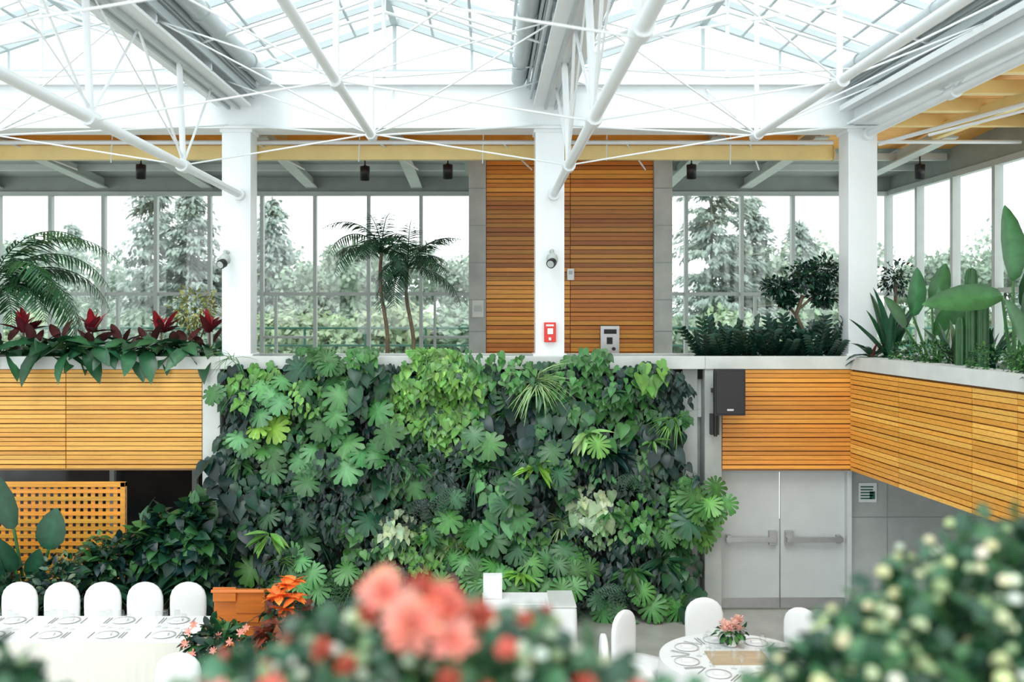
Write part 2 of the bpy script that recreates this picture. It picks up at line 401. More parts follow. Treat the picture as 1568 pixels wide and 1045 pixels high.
# gutters
for i,x in enumerate(CX):
    mb=MB()
    mb.box(x-.13,x+.13,-1,14.0,EYE+2.86,EYE+3.38);mb.box(x-.24,x+.24,-1,14.0,EYE+2.84,EYE+2.88)
    mb.box(x-.34,x+.34,-1,14.0,EYE+3.36,EYE+3.39);mb.box(x-.34,x-.31,-1,14.0,EYE+3.1,EYE+3.38,1);mb.box(x+.31,x+.34,-1,14.0,EYE+3.1,EYE+3.38,1)
    mb.box(x-.3,x-.13,-1,14.0,EYE+3.08,EYE+3.12,1);mb.box(x+.13,x+.3,-1,14.0,EYE+3.08,EYE+3.12,1)
    mb.box(x-.29,x-.26,-1,14.0,EYE+2.95,EYE+3.05,1);mb.box(x+.26,x+.29,-1,14.0,EYE+2.95,EYE+3.05,1)
    mb.box(x-.09,x-.05,-1,14.0,EYE+2.80,EYE+2.84,1);mb.box(x+.05,x+.09,-1,14.0,EYE+2.80,EYE+2.84,1)
    for y in range(0,14,2): mb.box(x-.24,x+.24,y-.02,y+.02,EYE+2.86,EYE+3.36)
    mb.obj('roof_gutter_beam',[M_rod,M_silver],None,.004)
for x in(-3.10,.45,4.89):
    mb=MB()
    mb.tube((x,13.9,EYE+3.22),(x,-1,EYE+3.22),.11,16)
    for y in np.arange(13,0,-2.2): mb.tube((x,y,EYE+3.22),(x,y-.06,EYE+3.22),.125,16)
    mb.obj('rolled_roof_shade',[M_silver])
# ---------------------------------------------------------------- space truss
mb=MB();NY=[11.5,8.8,6.1,3.4,.7]
def rod(a,b,r=.010): mb.tube(a,b,r,6)
def P(x,y,z): return (x,y,EYE+z)
for x in CX:
    zc=1.62 if x<5 else 2.47
    mb.tube(P(x+.05,14.1,zc),P(x+.05,.5,zc+.16),.052,12)
    mb.tube(P(x+.05,14.12,zc),P(x+.05,14.0,zc),.09,12)
    for y in NY:
        z=zc+.02*(14-y)*.6
        mb.tube(P(x+.05,y,z),P(x,y,2.86),.036,8);mb.tube(P(x+.05,y-.09,z),P(x+.05,y+.09,z),.075,12)
        for dy in(-1.35,1.35):
            rod(P(x+.05,y,z+.03),P(x,y+dy,2.86),.016)
        if x<5: rod(P(x+.05,y,z+.1),P(x,y-2.6,2.86),.010)
MX=[-5.77,-1.33,3.12]
for x in MX:
    mb.tube(P(x,11.55,2.0),P(x,.5,2.05),.043,12)
    for y in NY:
        mb.tube(P(x,y,2.0),P(x,y,4.1),.03,8);mb.tube(P(x,y-.1,2.0),P(x,y+.1,2.0),.06,12)
        for s in(-2.22,2.22):
            rod(P(x,y,2.02),P(x+s*.92,y+1.35,2.95));rod(P(x,y,2.02),P(x+s*.92,y-1.35,2.95))
            rod(P(x+s*.92,y,3.05),P(x,y,3.7),.018)
            if x+s<5: rod(P(x,y,2.02),P(x+s+.05,y,1.66))
            rod(P(x+s*.92,y+1.3,3.3),P(x,y+1.3,4.05),.018)
    rod(P(x,11.5,2.0),P(x,14.1,3.1),.018)
    for s in(-2.1,2.1): rod(P(x,11.5,2.0),P(x+s,14.1,2.6),.014)
    mb.tube(P(x,12.9,3.0),P(x,12.9,4.1),.028,8)
    for s in(-1,1): mb.tube(P(x,12.9,3.85),P(x+s*2.1,12.9,3.2),.022,8);rod(P(x,12.9,3.0),P(x+s*2.1,12.9,3.15),.012)
mb.obj('roof_space_truss',[M_rod])
# ---------------------------------------------------------------- doors
for i,(a,b) in enumerate(((wx(1105),wx(1196)),(wx(1198),wx(1297)))):
    mb=MB();mb.box(a,b,14.2,14.25,.03,1.98,0)
    z=1.02
    mb.box(a+.06,b-.06,14.08,14.12,z-.03,z+.04,1);
    for x in(a+.08,b-.14): mb.box(x,x+.06,14.1,14.2,z-.05,z+.06,1)
    if i==0:mb.box(b-.16,b-.05,14.12,14.2,z-.08,z+.12,1)
    else: mb.box(a+.05,a+.16,14.12,14.2,z-.08,z+.12,1)
    mb.box(a,b,14.19,14.2,.03,.18,1)
    mb.obj('door_%d'%(i+1),[M_door,M_metal],None,.004)
shell('trim_door_frame',[(wx(1102),wx(1105),14.1,14.32,0,2.03),(wx(1297),wx(1304),14.1,14.32,0,2.03),(wx(1102),wx(1304),14.12,14.32,1.98,2.03)],M_door,.003)
mb=MB();mb.box(wx(1321),wx(1349),14.27,14.29,wz(773),wz(743),0)
for k in range(5): mb.box(wx(1324),wx(1324+U(10,22)),14.262,14.27,wz(750+k*4.5),wz(748+k*4.5),1)
mb.box(wx(1338),wx(1346),14.262,14.27,wz(768),wz(756),1)
mb.obj('wall_sign',[M_white,M_green])
e=empty('wall_speaker')
mb=MB()
r=[]
cx=wx(1103);cz=(wz(563)+wz(630))/2
for y,s in((13.55,1.0),(13.6,1.03),(13.9,.72)):
    r.append([(cx-.21*s,y,cz-.31*s),(cx+.21*s,y,cz-.31*s),(cx+.21*s,y,cz+.31*s),(cx-.21*s,y,cz+.31*s)])
mb.loft(r,cap0=True,smooth=False);mb.box(wx(1103)-.19,wx(1103)+.19,13.53,13.55,cz-.29,cz+.29)
mb.box(wx(1098),wx(1108),13.52,13.53,cz-.25,cz-.22,1)
mb.obj('cabinet',[M_black,M_metal],e,.01)
mb=MB();mb.tube((wx(1089),13.85,wz(665)),(wx(1089),13.85,cz),.025);mb.box(wx(1083),wx(1095),13.86,14.0,wz(663),wz(632));mb.box(wx(1085),wx(1110),13.85,13.99,cz-.03,cz+.03)
mb.obj('bracket',[M_black],e)
for x,z in((-3.55-.12,4.3+.70),(.90+.02,4.3+.71)):
    mb=MB();mb.tube((x,14.12,z+.1),(x,13.98,z+.1),.03,10,1);mb.tube((x,13.98,z+.12),(x,13.95,z),.02,8,1)
    mb.lathe((x,13.95,z-.04),[(.04,-.04),(.075,-.02),(.085,.03),(.07,.08),(.03,.11),(.005,.115)],14,1)
    mb.tube((x+.0,13.9,z-.06),(x-.03,13.83,z-.09),.065,14,0);mb.tube((x-.03,13.83,z-.09),(x-.032,13.825,z-.092),.05,14,1)
    mb.obj('spotlight',[M_black,M_frame])
mb=MB();x=.90-.01;mb.box(x-.075,x+.09,14.05,14.12,wz(524),wz(494),0);mb.box(x-.03,x+.05,14.035,14.05,wz(512),wz(503),1);mb.box(x-.05,x+.06,14.04,14.05,wz(500),wz(497),1);mb.lathe((x+.005,14.04,wz(519)),[(.02,-.02),(.02,.02)],8,1)
mb.obj('fire_alarm_pull_box',[M_red,M_white],None,.006)
mb=MB();mb.box(1.99,2.32,17.38,17.45,EYE-.80,EYE-.30,0);mb.box(2.1,2.2,17.36,17.38,EYE-.62,EYE-.5,1);mb.tube((2.22,17.37,EYE-.7),(2.22,17.34,EYE-.7),.03,10,1);mb.box(2.05,2.27,17.365,17.38,EYE-.44,EYE-.36,1)
mb.obj('elevator_call_panel',[M_metal,M_black],None,.005)
mb=MB();mb.box(1.41,1.53,17.38,17.45,EYE+.5,EYE+.7,0);mb.box(1.44,1.5,17.37,17.38,EYE+.6,EYE+.66,1);mb.obj('wall_thermostat',[M_white,M_frame],None,.01)
mb=MB();mb.box(-.25,-.05,17.36,17.4,EYE-.15,EYE+.15,0);mb.box(-.22,-.08,17.355,17.36,EYE-.05,EYE+.05,1);mb.obj('wall_plaque',[M_cap,M_frame],None,.004)
# ---------------------------------------------------------------- lattice screen
e=empty('lattice_screen')
mb=MB();x0,x1,z0,z1=-8.6,wx(198),.45,wz(736);y=13.98
OC=(.74,.32,.04)
mb.box(x0,x1,y-.03,y+.05,z1-.07,z1,0,OC);mb.box(x0,x1,y-.03,y+.05,z0,z0+.07,0,OC);mb.box(x1-.07,x1,y-.03,y+.05,z0,z1,0,OC);mb.box(x0,x0+.07,y-.03,y+.05,z0,z1,0,OC)
mb.box(x1-.07,x1,y-.03,y+.05,0,z0,0,OC);mb.box(x0,x0+.07,y-.03,y+.05,0,z0,0,OC)
mb.obj('frame',[M_wood],e,.006)
mb=MB()
for x in np.arange(x0,x1,.105): mb.box(x,x+.055,y,y+.018,z0,z1,0,jit(OC,.1))
for z in np.arange(z0,z1,.105): mb.box(x0,x1,y-.018,y,z,z+.055,0,jit(OC,.1))
mb.obj('lattice',[M_wood],e)
# ---------------------------------------------------------------- LIVING WALL
e=empty('living_green_wall')
mb=MB();mb.box(wx(345),wx(1045),14.1,14.3,.15,3.5);mb.obj('backing_panel',[M_soil],e)
G=MB()
def bump(x,z):
    n=noise.noise(Vector((x*1.2,z*1.2,3)))+.9*noise.noise(Vector((x*2.6,z*2.6,8)))
    return 13.80-.36*n
def edge(z):
    v=473+(EYE-z)*108
    l=np.interp(v,[530,560,640,700,800,930],[372,350,350,332,345,330]);r=np.interp(v,[530,560,700,750,790,830,930],[1000,1035,1042,1075,1082,1050,1045])
    return wx(l),wx(r)
def wleaf(T,x,z,s,c,out=0,drop=.9,sx=.6,wid=1,vein=1.25):
    t=(U(-sx,sx),-U(.15,.6),-drop*U(.4,1.1));nn=(U(-.5,.5),-1+U(-.4,.4),U(.1,1.2))
    G.leaf(T,(x,bump(x,z)-out-U(0,.06),min(z+s*.3,3.74)),t,nn,s,jit(c,.38),wid=wid,vein=vein)
for i in range(7000):
    z=.15+R()**.95*3.36;l,r=edge(z);x=U(l,r)
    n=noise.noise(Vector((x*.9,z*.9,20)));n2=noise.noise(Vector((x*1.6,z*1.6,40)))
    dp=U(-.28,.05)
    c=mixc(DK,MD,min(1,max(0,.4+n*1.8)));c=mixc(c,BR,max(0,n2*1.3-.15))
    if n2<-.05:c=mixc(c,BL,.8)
    T=random.choice((T_heart,T_oval,T_heart,T_lance)) if n>0 else random.choice((T_oval,T_small,T_lance,T_heart))
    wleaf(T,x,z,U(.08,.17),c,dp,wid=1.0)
def cl(u,v,kind,rad,n,c):
    X=wx(u);Z=wz(v);r=rad/108
    for i in range(n):
        a=U(0,6.28);k=math.sqrt(R())*r;x=X+k*math.cos(a);z=Z+k*math.sin(a)*.9;o=.03+.1*(1-k/r)
        if kind=='m': wleaf(T_monst,x,z,U(.24,.40),c,o+.08,wid=1.1,vein=1.6)
        elif kind=='s': wleaf(T_self,x,z,U(.24,.36),c,o+.07,vein=1.6)
        elif kind=='h': wleaf(T_heart,x,z,U(.08,.15),c,o-.02)
        elif kind=='o': wleaf(T_oval,x,z,U(.08,.14),c,o-.02)
        elif kind=='H': wleaf(T_heart,x,z,U(.17,.28),c,o)
        elif kind=='l': 
            t=(math.cos(a)*.9,-.5,U(-.9,.4));G.leaf(T_lance,(X+.02*math.cos(a),bump(X,Z)-.08,Z),t,(0,-.6,1),U(.8,1.1)*min(r,.3)*1.2,jit(c))
        elif kind=='g':
            t=(math.cos(a),-.6,math.sin(a)*.8+.3);G.leaf(T_blade,(X+U(-.05,.05),bump(X,Z)-.08,Z+U(-.05,.05)),t,(0,-.5,1),U(.6,1.2)*min(r,.33)*1.3,jit(c),wid=.6)
        elif kind=='f':
            b=np.array([X+U(-.1,.1),bump(X,Z)-.08,Z+U(-.05,.05)]);L=r*U(.7,1.1);d=np.array([math.cos(a)*.8,-.5,-abs(math.sin(a))*.6+.2])
            for q in range(10):
                p=b+d*L*q/10+np.array([0,0,-.5*L*(q/10)**2])
                for s_ in(-1,1): G.leaf(T_leaflet,p,(s_*abs(d[2])+d[0]*.4+s_*.4,-.3,-s_*d[0]*.4-.5),(0,-1,.4),.08*(1-q/13),jit(c),wid=2)
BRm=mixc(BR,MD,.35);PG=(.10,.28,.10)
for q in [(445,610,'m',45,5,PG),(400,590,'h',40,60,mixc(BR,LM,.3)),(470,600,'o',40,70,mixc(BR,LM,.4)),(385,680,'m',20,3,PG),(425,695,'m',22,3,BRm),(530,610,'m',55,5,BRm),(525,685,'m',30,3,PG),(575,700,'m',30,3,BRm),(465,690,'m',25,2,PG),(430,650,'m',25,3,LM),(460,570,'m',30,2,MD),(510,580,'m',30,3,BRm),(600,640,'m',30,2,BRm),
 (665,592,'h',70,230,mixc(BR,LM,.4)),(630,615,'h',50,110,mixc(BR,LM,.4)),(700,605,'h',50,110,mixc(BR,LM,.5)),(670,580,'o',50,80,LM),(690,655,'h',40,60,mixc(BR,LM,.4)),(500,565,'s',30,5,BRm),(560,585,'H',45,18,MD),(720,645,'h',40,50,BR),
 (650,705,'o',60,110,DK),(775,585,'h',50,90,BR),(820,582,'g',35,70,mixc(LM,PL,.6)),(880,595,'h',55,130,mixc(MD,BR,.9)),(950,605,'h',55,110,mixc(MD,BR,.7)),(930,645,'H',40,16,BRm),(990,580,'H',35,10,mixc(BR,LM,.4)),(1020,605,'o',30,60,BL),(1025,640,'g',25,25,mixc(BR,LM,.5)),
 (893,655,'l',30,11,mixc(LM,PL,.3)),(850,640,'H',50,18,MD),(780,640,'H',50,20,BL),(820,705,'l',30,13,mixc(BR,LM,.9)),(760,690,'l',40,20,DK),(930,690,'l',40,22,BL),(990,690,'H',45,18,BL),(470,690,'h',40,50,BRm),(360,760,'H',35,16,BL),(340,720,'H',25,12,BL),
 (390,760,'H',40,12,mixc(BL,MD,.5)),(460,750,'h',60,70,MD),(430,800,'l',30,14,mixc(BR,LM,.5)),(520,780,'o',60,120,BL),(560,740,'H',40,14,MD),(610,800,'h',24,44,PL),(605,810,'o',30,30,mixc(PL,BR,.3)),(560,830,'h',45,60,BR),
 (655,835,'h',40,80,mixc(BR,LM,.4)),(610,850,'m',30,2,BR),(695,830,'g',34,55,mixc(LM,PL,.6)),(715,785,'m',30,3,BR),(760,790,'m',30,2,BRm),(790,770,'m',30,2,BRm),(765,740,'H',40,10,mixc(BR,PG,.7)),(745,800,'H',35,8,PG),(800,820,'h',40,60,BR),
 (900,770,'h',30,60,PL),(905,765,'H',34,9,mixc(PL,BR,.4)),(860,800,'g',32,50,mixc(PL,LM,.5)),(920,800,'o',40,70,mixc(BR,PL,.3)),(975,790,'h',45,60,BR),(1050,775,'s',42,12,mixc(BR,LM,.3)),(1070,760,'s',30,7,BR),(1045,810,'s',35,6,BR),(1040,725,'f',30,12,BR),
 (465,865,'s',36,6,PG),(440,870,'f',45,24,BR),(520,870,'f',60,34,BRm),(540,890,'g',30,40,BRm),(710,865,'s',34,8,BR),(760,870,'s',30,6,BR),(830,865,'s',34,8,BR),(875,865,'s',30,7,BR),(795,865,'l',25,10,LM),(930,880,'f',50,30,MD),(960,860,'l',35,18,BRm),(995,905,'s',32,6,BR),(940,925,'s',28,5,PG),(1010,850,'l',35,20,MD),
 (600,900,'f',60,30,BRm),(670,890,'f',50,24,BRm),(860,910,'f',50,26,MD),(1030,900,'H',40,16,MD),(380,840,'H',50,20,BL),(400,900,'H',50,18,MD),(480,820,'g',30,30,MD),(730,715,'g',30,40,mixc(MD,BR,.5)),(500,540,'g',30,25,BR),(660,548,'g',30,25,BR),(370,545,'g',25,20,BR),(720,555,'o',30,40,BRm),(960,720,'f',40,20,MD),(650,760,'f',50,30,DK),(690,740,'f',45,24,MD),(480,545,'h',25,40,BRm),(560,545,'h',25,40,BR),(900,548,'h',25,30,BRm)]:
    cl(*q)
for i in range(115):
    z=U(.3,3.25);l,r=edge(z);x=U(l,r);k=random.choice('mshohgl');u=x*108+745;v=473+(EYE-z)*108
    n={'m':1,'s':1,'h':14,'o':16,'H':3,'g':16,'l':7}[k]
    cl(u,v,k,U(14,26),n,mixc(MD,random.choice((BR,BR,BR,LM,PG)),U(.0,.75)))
G.obj('foliage',[M_leaf],e)
# ---------------------------------------------------------------- planter plants, left
RD=(.28,.015,.025);MR=(.09,.012,.018)
def plant(name,fn,mats=None):
    m=MB();fn(m);return m.obj(name,mats or [M_leaf,M_bark])
x=-8.6
AG=mixc(DK,MD,.9)
while x<-3.9:
    c=(x,14.3+U(-.03,.12),3.64)
    def f(m,c=c):
        rosette(m,c,12,.34,T_pad2,.1,.9,AG,wid=1.0,spread=.1,stem=.12)
        rosette(m,(c[0],c[1]-.16,c[2]+.12),9,.44,T_pad2,-.6,.5,mixc(AG,BR,.08),wid=.95,spread=.2,az=(-2.9,-.2),stem=.14,a=.4,tilt=.6)
        rosette(m,c,4,.30,T_paddle,.5,1.3,mixc(MR,DK,.3),wid=1.0,spread=.08,stem=.22)
    plant('anthurium_plant',f);x+=U(.34,.46)
for x in(-7.4,-6.72,-5.72,-4.72,-4.02):
    plant('red_ti_plant',lambda m,x=x:(rosette(m,(x,14.45,3.98),5,.34,T_paddle,.7,1.4,RD,wid=.6,spread=.06,a=.4),rosette(m,(x,14.45,3.95),7,.34,T_paddle,.2,1.1,MR,wid=.7,spread=.05,a=.4),m.tube((x,14.45,3.55),(x,14.45,4.0),.015,6,1)))
def palm(m):
    for i in range(9):
        frond(m,(-7.35+U(-.05,.05),14.8,4.4),i*2.4,U(1.4,1.8),U(.7,1.25),U(1.7,2.4),mixc(MD,BR,.15),.36,18)
    for az,e_,L in((0,1.15,2.2),(-.3,.8,2.0),(.25,.95,2.1),(-.6,1.1,1.9),(.5,.6,1.8),(-.1,.55,1.9),(.1,1.35,2.4),(-.2,1.45,2.3)): frond(m,(-7.35,14.8,4.5),az,L,e_,2.3,mixc(MD,BR,.2),.42,20)
    m.tube((-7.35,14.8,3.5),(-7.35,14.8,4.55),.07,8,1)
plant('arching_palm',palm)
plant('yellow_green_shrub',lambda m:(bush(m,(-4.3,14.75,4.30),(.42,.25,.32),420,T_small,.075,[(.22,.24,.06),(.18,.22,.06),(.32,.32,.10)]),m.tube((-4.3,14.75,3.54),(-4.3,14.75,4.2),.02,6,1),m.tube((-4.3,14.75,3.7),(-4.1,14.75,4.2),.012,6,1),m.tube((-4.3,14.75,3.7),(-4.5,14.75,4.2),.012,6,1)))
# centre palms in floor pots
for x,cz,y,ln in((-1.68,5.20,15.9,-.05),(-1.28,4.95,16.1,.05)):
    def f(m,x=x,cz=cz,y=y):
        pts=[(x+.04*math.sin(k*.8)+.08*(1-k/8),y,3.4+(cz-3.4)*k/8) for k in range(9)]
        for k in range(8): m.tube(pts[k],pts[k+1],.034-.001*k,8,1)
        for i in range(16): frond(m,pts[-1],i*2.4+U(-.3,.3),U(.75,1.25),U(-.1,1.4),U(1.2,2.4),mixc(DK,MD,.6),U(.24,.34),13)
        m.lathe((x+.1,y,3.0),[(.16,0),(.22,.4),(.24,.45),(.2,.43)],16,2)
    plant('potted_palm',f,[M_leaf,M_bark,M_pot])
# right planter
x=3.15
while x<5.0:
    def f(m,x=x):
        for k in range(9):
            az=k*2.4;e_=U(.6,1.35);b=np.array([x+U(-.05,.05),14.45,3.55]);d=np.array([math.cos(az)*math.cos(e_),math.sin(az)*math.cos(e_),math.sin(e_)]);L=U(.35,.66)
            for q in range(9):
                p=b+d*L*(q+1)/9
                for s_ in(-1,1):
                    sd=np.cross(d,[0,.3,1]);m.leaf(T_oval,p,sd*s_+d*.6,(0,-.6,.8),.12,jit(mixc(BL,MD,.3)),wid=1.1)
            m.tube(b,b+d*L,.008,5,0,MD)
    plant('zz_plant',f);x+=.23
def ficus(m):
    tr=[(4.75,14.8,3.5),(4.75,14.8,3.9),(4.6,14.8,4.2),(4.7,14.8,4.5)]
    m.path(tr,.03,8,1);m.path([(4.6,14.8,4.2),(4.4,14.8,4.45)],.02,6,1);m.path([(4.65,14.8,4.3),(5.0,14.8,4.6)],.02,6,1);m.path([(4.77,14.8,3.8),(5.05,14.8,4.2)],.018,6,1)
    for c,r in(((4.35,14.8,4.62),(.28,.22,.14)),((4.72,14.8,4.78),(.33,.22,.22)),((5.05,14.85,4.85),(.3,.22,.22)),((5.0,14.8,4.48),(.22,.15,.15)),((4.45,14.75,4.42),(.13,.12,.08))):
        bush(m,c,r,430,T_small,.08,[DK,MD,BL],.3)
plant('ficus_tree',ficus)
plant('ficus_shrub',lambda m:(bush(m,(6.0,14.6,4.75),(.3,.2,.3),260,T_small,.07,[DK,BL],.3),m.tube((6.0,14.6,3.5),(6.0,14.6,4.7),.025,6,1)))
def spiky(m,x,y,n=14,L=.75,c=mixc(MD,BR,.3)):
    rosette(m,(x,y,3.54),n,L,T_paddle,.95,1.5,c,wid=.28,spread=.08)
plant('bird_of_paradise_plant',lambda m:spiky(m,5.5,13.7,10,.95,MD))
plant('snake_plant',lambda m:spiky(m,5.95,12.7,14,.6,mixc(MD,PL,.15)))
plant('snake_plant',lambda m:spiky(m,6.1,12.1,14,.55,MD))
def banana(m,x,y,defs):
    for (dx,dy,h,L,tx,ty,tz,w) in defs:
        b=np.array([x+dx*.15,y+dy*.15,3.5]);q=np.array([x+dx,y+dy,h]);m.tube(b,q,.026,7,0,jit(BR,.1),r2=.014)
        m.leaf(T_paddle,q,(tx,ty,tz),(tx*-.3+.15,-1,.35),L,jit(mixc(MD,BR,.28),.25),wid=w,vein=1.8)
plant('banana_plant',lambda m:banana(m,6.0,13.3,[(-.3,0,4.2,.65,.1,-.1,1,.8),(-.05,0,4.35,.6,.35,0,.9,.9),(-.45,-.1,4.05,.5,-.5,-.1,.8,.8),(.2,0,4.1,.6,.6,0,.6,.9),(-.1,-.2,3.95,.5,.3,-.3,.8,.8),(.05,-.1,4.0,.6,-.1,-.2,1,.9)]))
plant('banana_plant',lambda m:banana(m,6.05,11.4,[(-.02,0,4.62,.88,-.03,0,1,.72),(-.2,-.1,4.45,.90,-1,-.1,-.08,.7),(.1,0,4.3,.75,.35,-.1,.9,.9),(.3,-.1,4.1,.8,.9,-.1,.5,.9),(.15,.1,3.9,.7,.5,0,.8,.9),(.35,0,4.4,.8,.7,0,.2,.8),(.1,-.1,4.1,.65,.1,-.2,.9,1),(.2,.1,4.6,.75,.5,0,.8,.75),(.0,-.2,3.9,.6,-.4,-.3,.8,.8),(.3,-.2,3.8,.65,.3,-.3,.9,1)]))
def cactus(m):
    for x,y,h,r in((5.72,11.75,4.78,.065),(5.62,11.8,4.2,.055),(5.80,11.62,4.5,.055)):
        rings=[]
        for z,k in((3.5,1),(h-.1,1),(h-.03,.8),(h,.3)):
            rings.append([(x+r*k*(1+.15*math.cos(8*a))*math.cos(a),y+r*k*(1+.15*math.cos(8*a))*math.sin(a),z) for a in np.linspace(0,2*math.pi,32,endpoint=False)])
        m.loft(rings,0,mixc(MD,BR,.4))
plant('column_cactus',cactus)
for x,y,r in((5.52,13.1,.19),(5.58,12.45,.22),(5.62,11.15,.22),(5.72,10.55,.22)):
    plant('round_boxwood_shrub',lambda m,x=x,y=y,r=r:(bush(m,(x,y,3.68),(r,r,r),620,T_small,.045,[mixc(MD,BR,.4),MD,BR],.85),m.tube((x,y,3.5),(x,y,3.6),.03,6,1)))
for x,y in((5.33,13.75),(5.75,10.1),(5.72,9.8)):
    plant('bromeliad_plant',lambda m,x=x,y=y:(rosette(m,(x,y,3.62),14,.32,T_pad2,-.1,1,mixc(DK,MD,.6),wid=.7,spread=.05,stem=.06),rosette(m,(x,y,3.6),3,.3,T_paddle,.8,1.3,mixc(RD,MD,.4),wid=.5)))
# ---------------------------------------------------------------- lower left planting
shell('trim_floor_planter',[(-8.9,-3.9,12.45,12.55,0,.35),(-8.9,-3.9,12.55,13.9,0,.25)],M_soil)
def stre(m):
    for (x,y,z,L,t,w) in((-6.22,13.1,1.40,.80,(-.35,-.1,1),.8),(-5.72,13.0,1.15,.55,(.2,-.1,1),1.4),(-6.5,13,.95,.6,(-.8,-.2,.1),1),(-5.6,13,.85,.5,(.9,-.3,.1),1),(-6.1,12.9,.9,.55,(-.3,-.4,.8),1),(-6.45,13.1,1.1,.6,(-.6,-.2,.8),1),(-5.9,12.95,.75,.5,(.3,-.4,.9),1.1),(-6.35,12.9,.7,.5,(.1,-.4,.9),1.1)):
        m.tube((-6.0,13.1,.2),(x,y,z),.02,6,0,BRm);m.leaf(T_paddle,(x,y,z),t,(.1,-1,.3),L,jit(mixc(BL,MD,.7),.15),wid=w,vein=1.7)
plant('strelitzia_plant',stre)
for x,y,z,r,T,s,c in((-4.3,13.3,1.05,(.5,.35,.6),T_heart,.17,[MD,BL,mixc(MD,BR,.5)]),(-3.85,13.25,1.15,(.3,.3,.7),T_heart,.17,[MD,BL,mixc(MD,BR,.4)]),(-5.0,13.2,.85,(.4,.35,.5),T_oval,.14,[MD,mixc(MD,BR,.5),BL]),(-5.55,12.95,.68,(.45,.3,.42),T_oval,.11,[BL,MD,mixc(MD,PL,.3)]),(-6.5,12.95,.6,(.5,.3,.42),T_oval,.16,[BL,MD]),(-7.3,13.0,.7,(.6,.4,.5),T_heart,.2,[BL,MD])):
    plant('leafy_shrub',lambda m,x=x,y=y,z=z,r=r,T=T,s=s,c=c:(bush(m,(x,y,z),r,620,T,s,c,.35),m.tube((x,y,.2),(x,y,z),.03,6,1)))
for x,y,n in((-3.55,12.9,10),(-4.35,12.75,10),(-5.2,12.7,10),(-6.3,12.7,10)):
    plant('peace_lily_plant',lambda m,x=x,y=y,n=n:rosette(m,(x,y,.26 if x<-3.9 else .02),n+8,.36,T_pad2,.4,1.3,mixc(BL,MD,.5),wid=1.1,spread=.12,stem=.4))
# ---------------------------------------------------------------- furniture
def sring(cx,cy,hw,hd,z,n=32,p=.5,rip=0,k=9):
    o=[]
    for i in range(n):
        a=2*math.pi*i/n;c=math.cos(a);s=math.sin(a);q=1+rip*math.sin(k*a)
        o.append((cx+hw*q*math.copysign(abs(c)**p,c),cy+hd*q*math.copysign(abs(s)**p,s),z))
    return o
def chair(x,y,rz):
    e=empty('covered_banquet_chair',(x,y,0),rz)
    m=MB();m.loft([sring(0,-.02,.25,.25,.005,36,.45,.035),sring(0,-.02,.238,.24,.25,36,.42,.02),sring(0,-.02,.225,.23,.44,36,.4),sring(0,-.02,.205,.21,.475,36,.4),sring(0,-.02,.1,.1,.485,36,.5)])
    m.obj('seat_cover',[M_cloth],e)
    m=MB();m.loft([sring(0,.235+.0*z,hw,hd,z,36,.55,.02 if z<.4 else 0) for z,hw,hd in((.005,.25,.07),(.3,.235,.055),(.48,.215,.045),(.7,.222,.045),(.8,.218,.043),(.87,.196,.04),(.92,.155,.037),(.955,.10,.03),(.972,.035,.018))])
    m.obj('back_cover',[M_cloth],e)
    m=MB()
    for a in(-.19,.19):
        for b in(-.2,.2): m.tube((a,b,0),(a,b,.44),.012,8)
    m.obj('legs',[M_metal],e)
for x in(-6.2,-5.68,-5.17,-4.65,-4.16,-3.63): chair(x,11.87,U(-.06,.06))
chair(-3.0,9.85,math.pi+.1);chair(-1.3,10.2,2.6)
TC=(2.55,10.1)
for a in(92,140,178,45,215): 
    r=math.radians(a);chair(TC[0]+1.12*math.cos(r),TC[1]+1.12*math.sin(r),r-math.pi/2)
def skirt(m,path,z0,z1,amp,mat):
    n=len(path);rings=[]
    for f in(0,.3,.7,1):
        rings.append([(p[0]+p[2]*(.01+amp*f*math.sin(i*2.1)+.03*f),p[1]+p[3]*(.01+amp*f*math.sin(i*2.1)+.03*f),z1+(z0-z1)*f) for i,p in enumerate(path)])
    m.loft(rings,mat,cap1=False)
def rectpath(x0,x1,y0,y1,st=.035):
    o=[]
    for x in np.arange(x0,x1,st):o.append((x,y0,0,-1))
    for y in np.arange(y0,y1,st):o.append((x1,y,1,0))
    for x in np.arange(x1,x0,-st):o.append((x,y1,0,1))
    for y in np.arange(y1,y0,-st):o.append((x0,y,-1,0))
    return o
def setting(m,x,y,z,az):
    c,s=math.cos(az),math.sin(az)
    def q(a,b): return (x+a*c-b*s,y+a*s+b*c)
    m.lathe((x,y,z),[(.06,0),(.09,.004),(.125,.010),(.127,.012),(.09,.008),(.01,.006)],24,0)
    m.box(x-.05,x+.05,y-.03,y+.03,z+.01,z+.03,2)
    for a in(-.17,.16,.19): 
        u=q(a,-.1);v=q(a,.1);m.tube((*u,z+.006),(*v,z+.006),.004,5,3)
    for a,b,h in((.16,.2,.17),(.07,.24,.2)):
        u=q(a,b);m.lathe((*u,z),[(.032,0),(.03,.004),(.005,.01),(.005,h*.5),(.03,h*.62),(.036,h*.8),(.03,h)],14,1)
def rect_table(name,x0,x1,y0,y1,h=.75,col=M_skirt):
    e=empty(name)
    m=MB();m.box(x0,x1,y0,y1,h-.03,h,0);m.obj('table_top_cloth',[M_cloth],e,.01)
    m=MB();skirt(m,rectpath(x0,x1,y0,y1),.01,h-.01,.014,0);m.obj('pleated_skirt',[col],e)
    m=MB()
    for a in(x0+.1,x1-.1):
        for b in(y0+.1,y1-.1): m.tube((a,b,0),(a,b,h-.04),.015,8)
    m.obj('legs',[M_metal],e);return e
rect_table('banquet_table',-6.9,-3.15,10.6,11.5)
m=MB()
for x in np.arange(-6.6,-3.3,.62): setting(m,x,11.3,.751,math.pi);setting(m,x,10.8,.751,0)
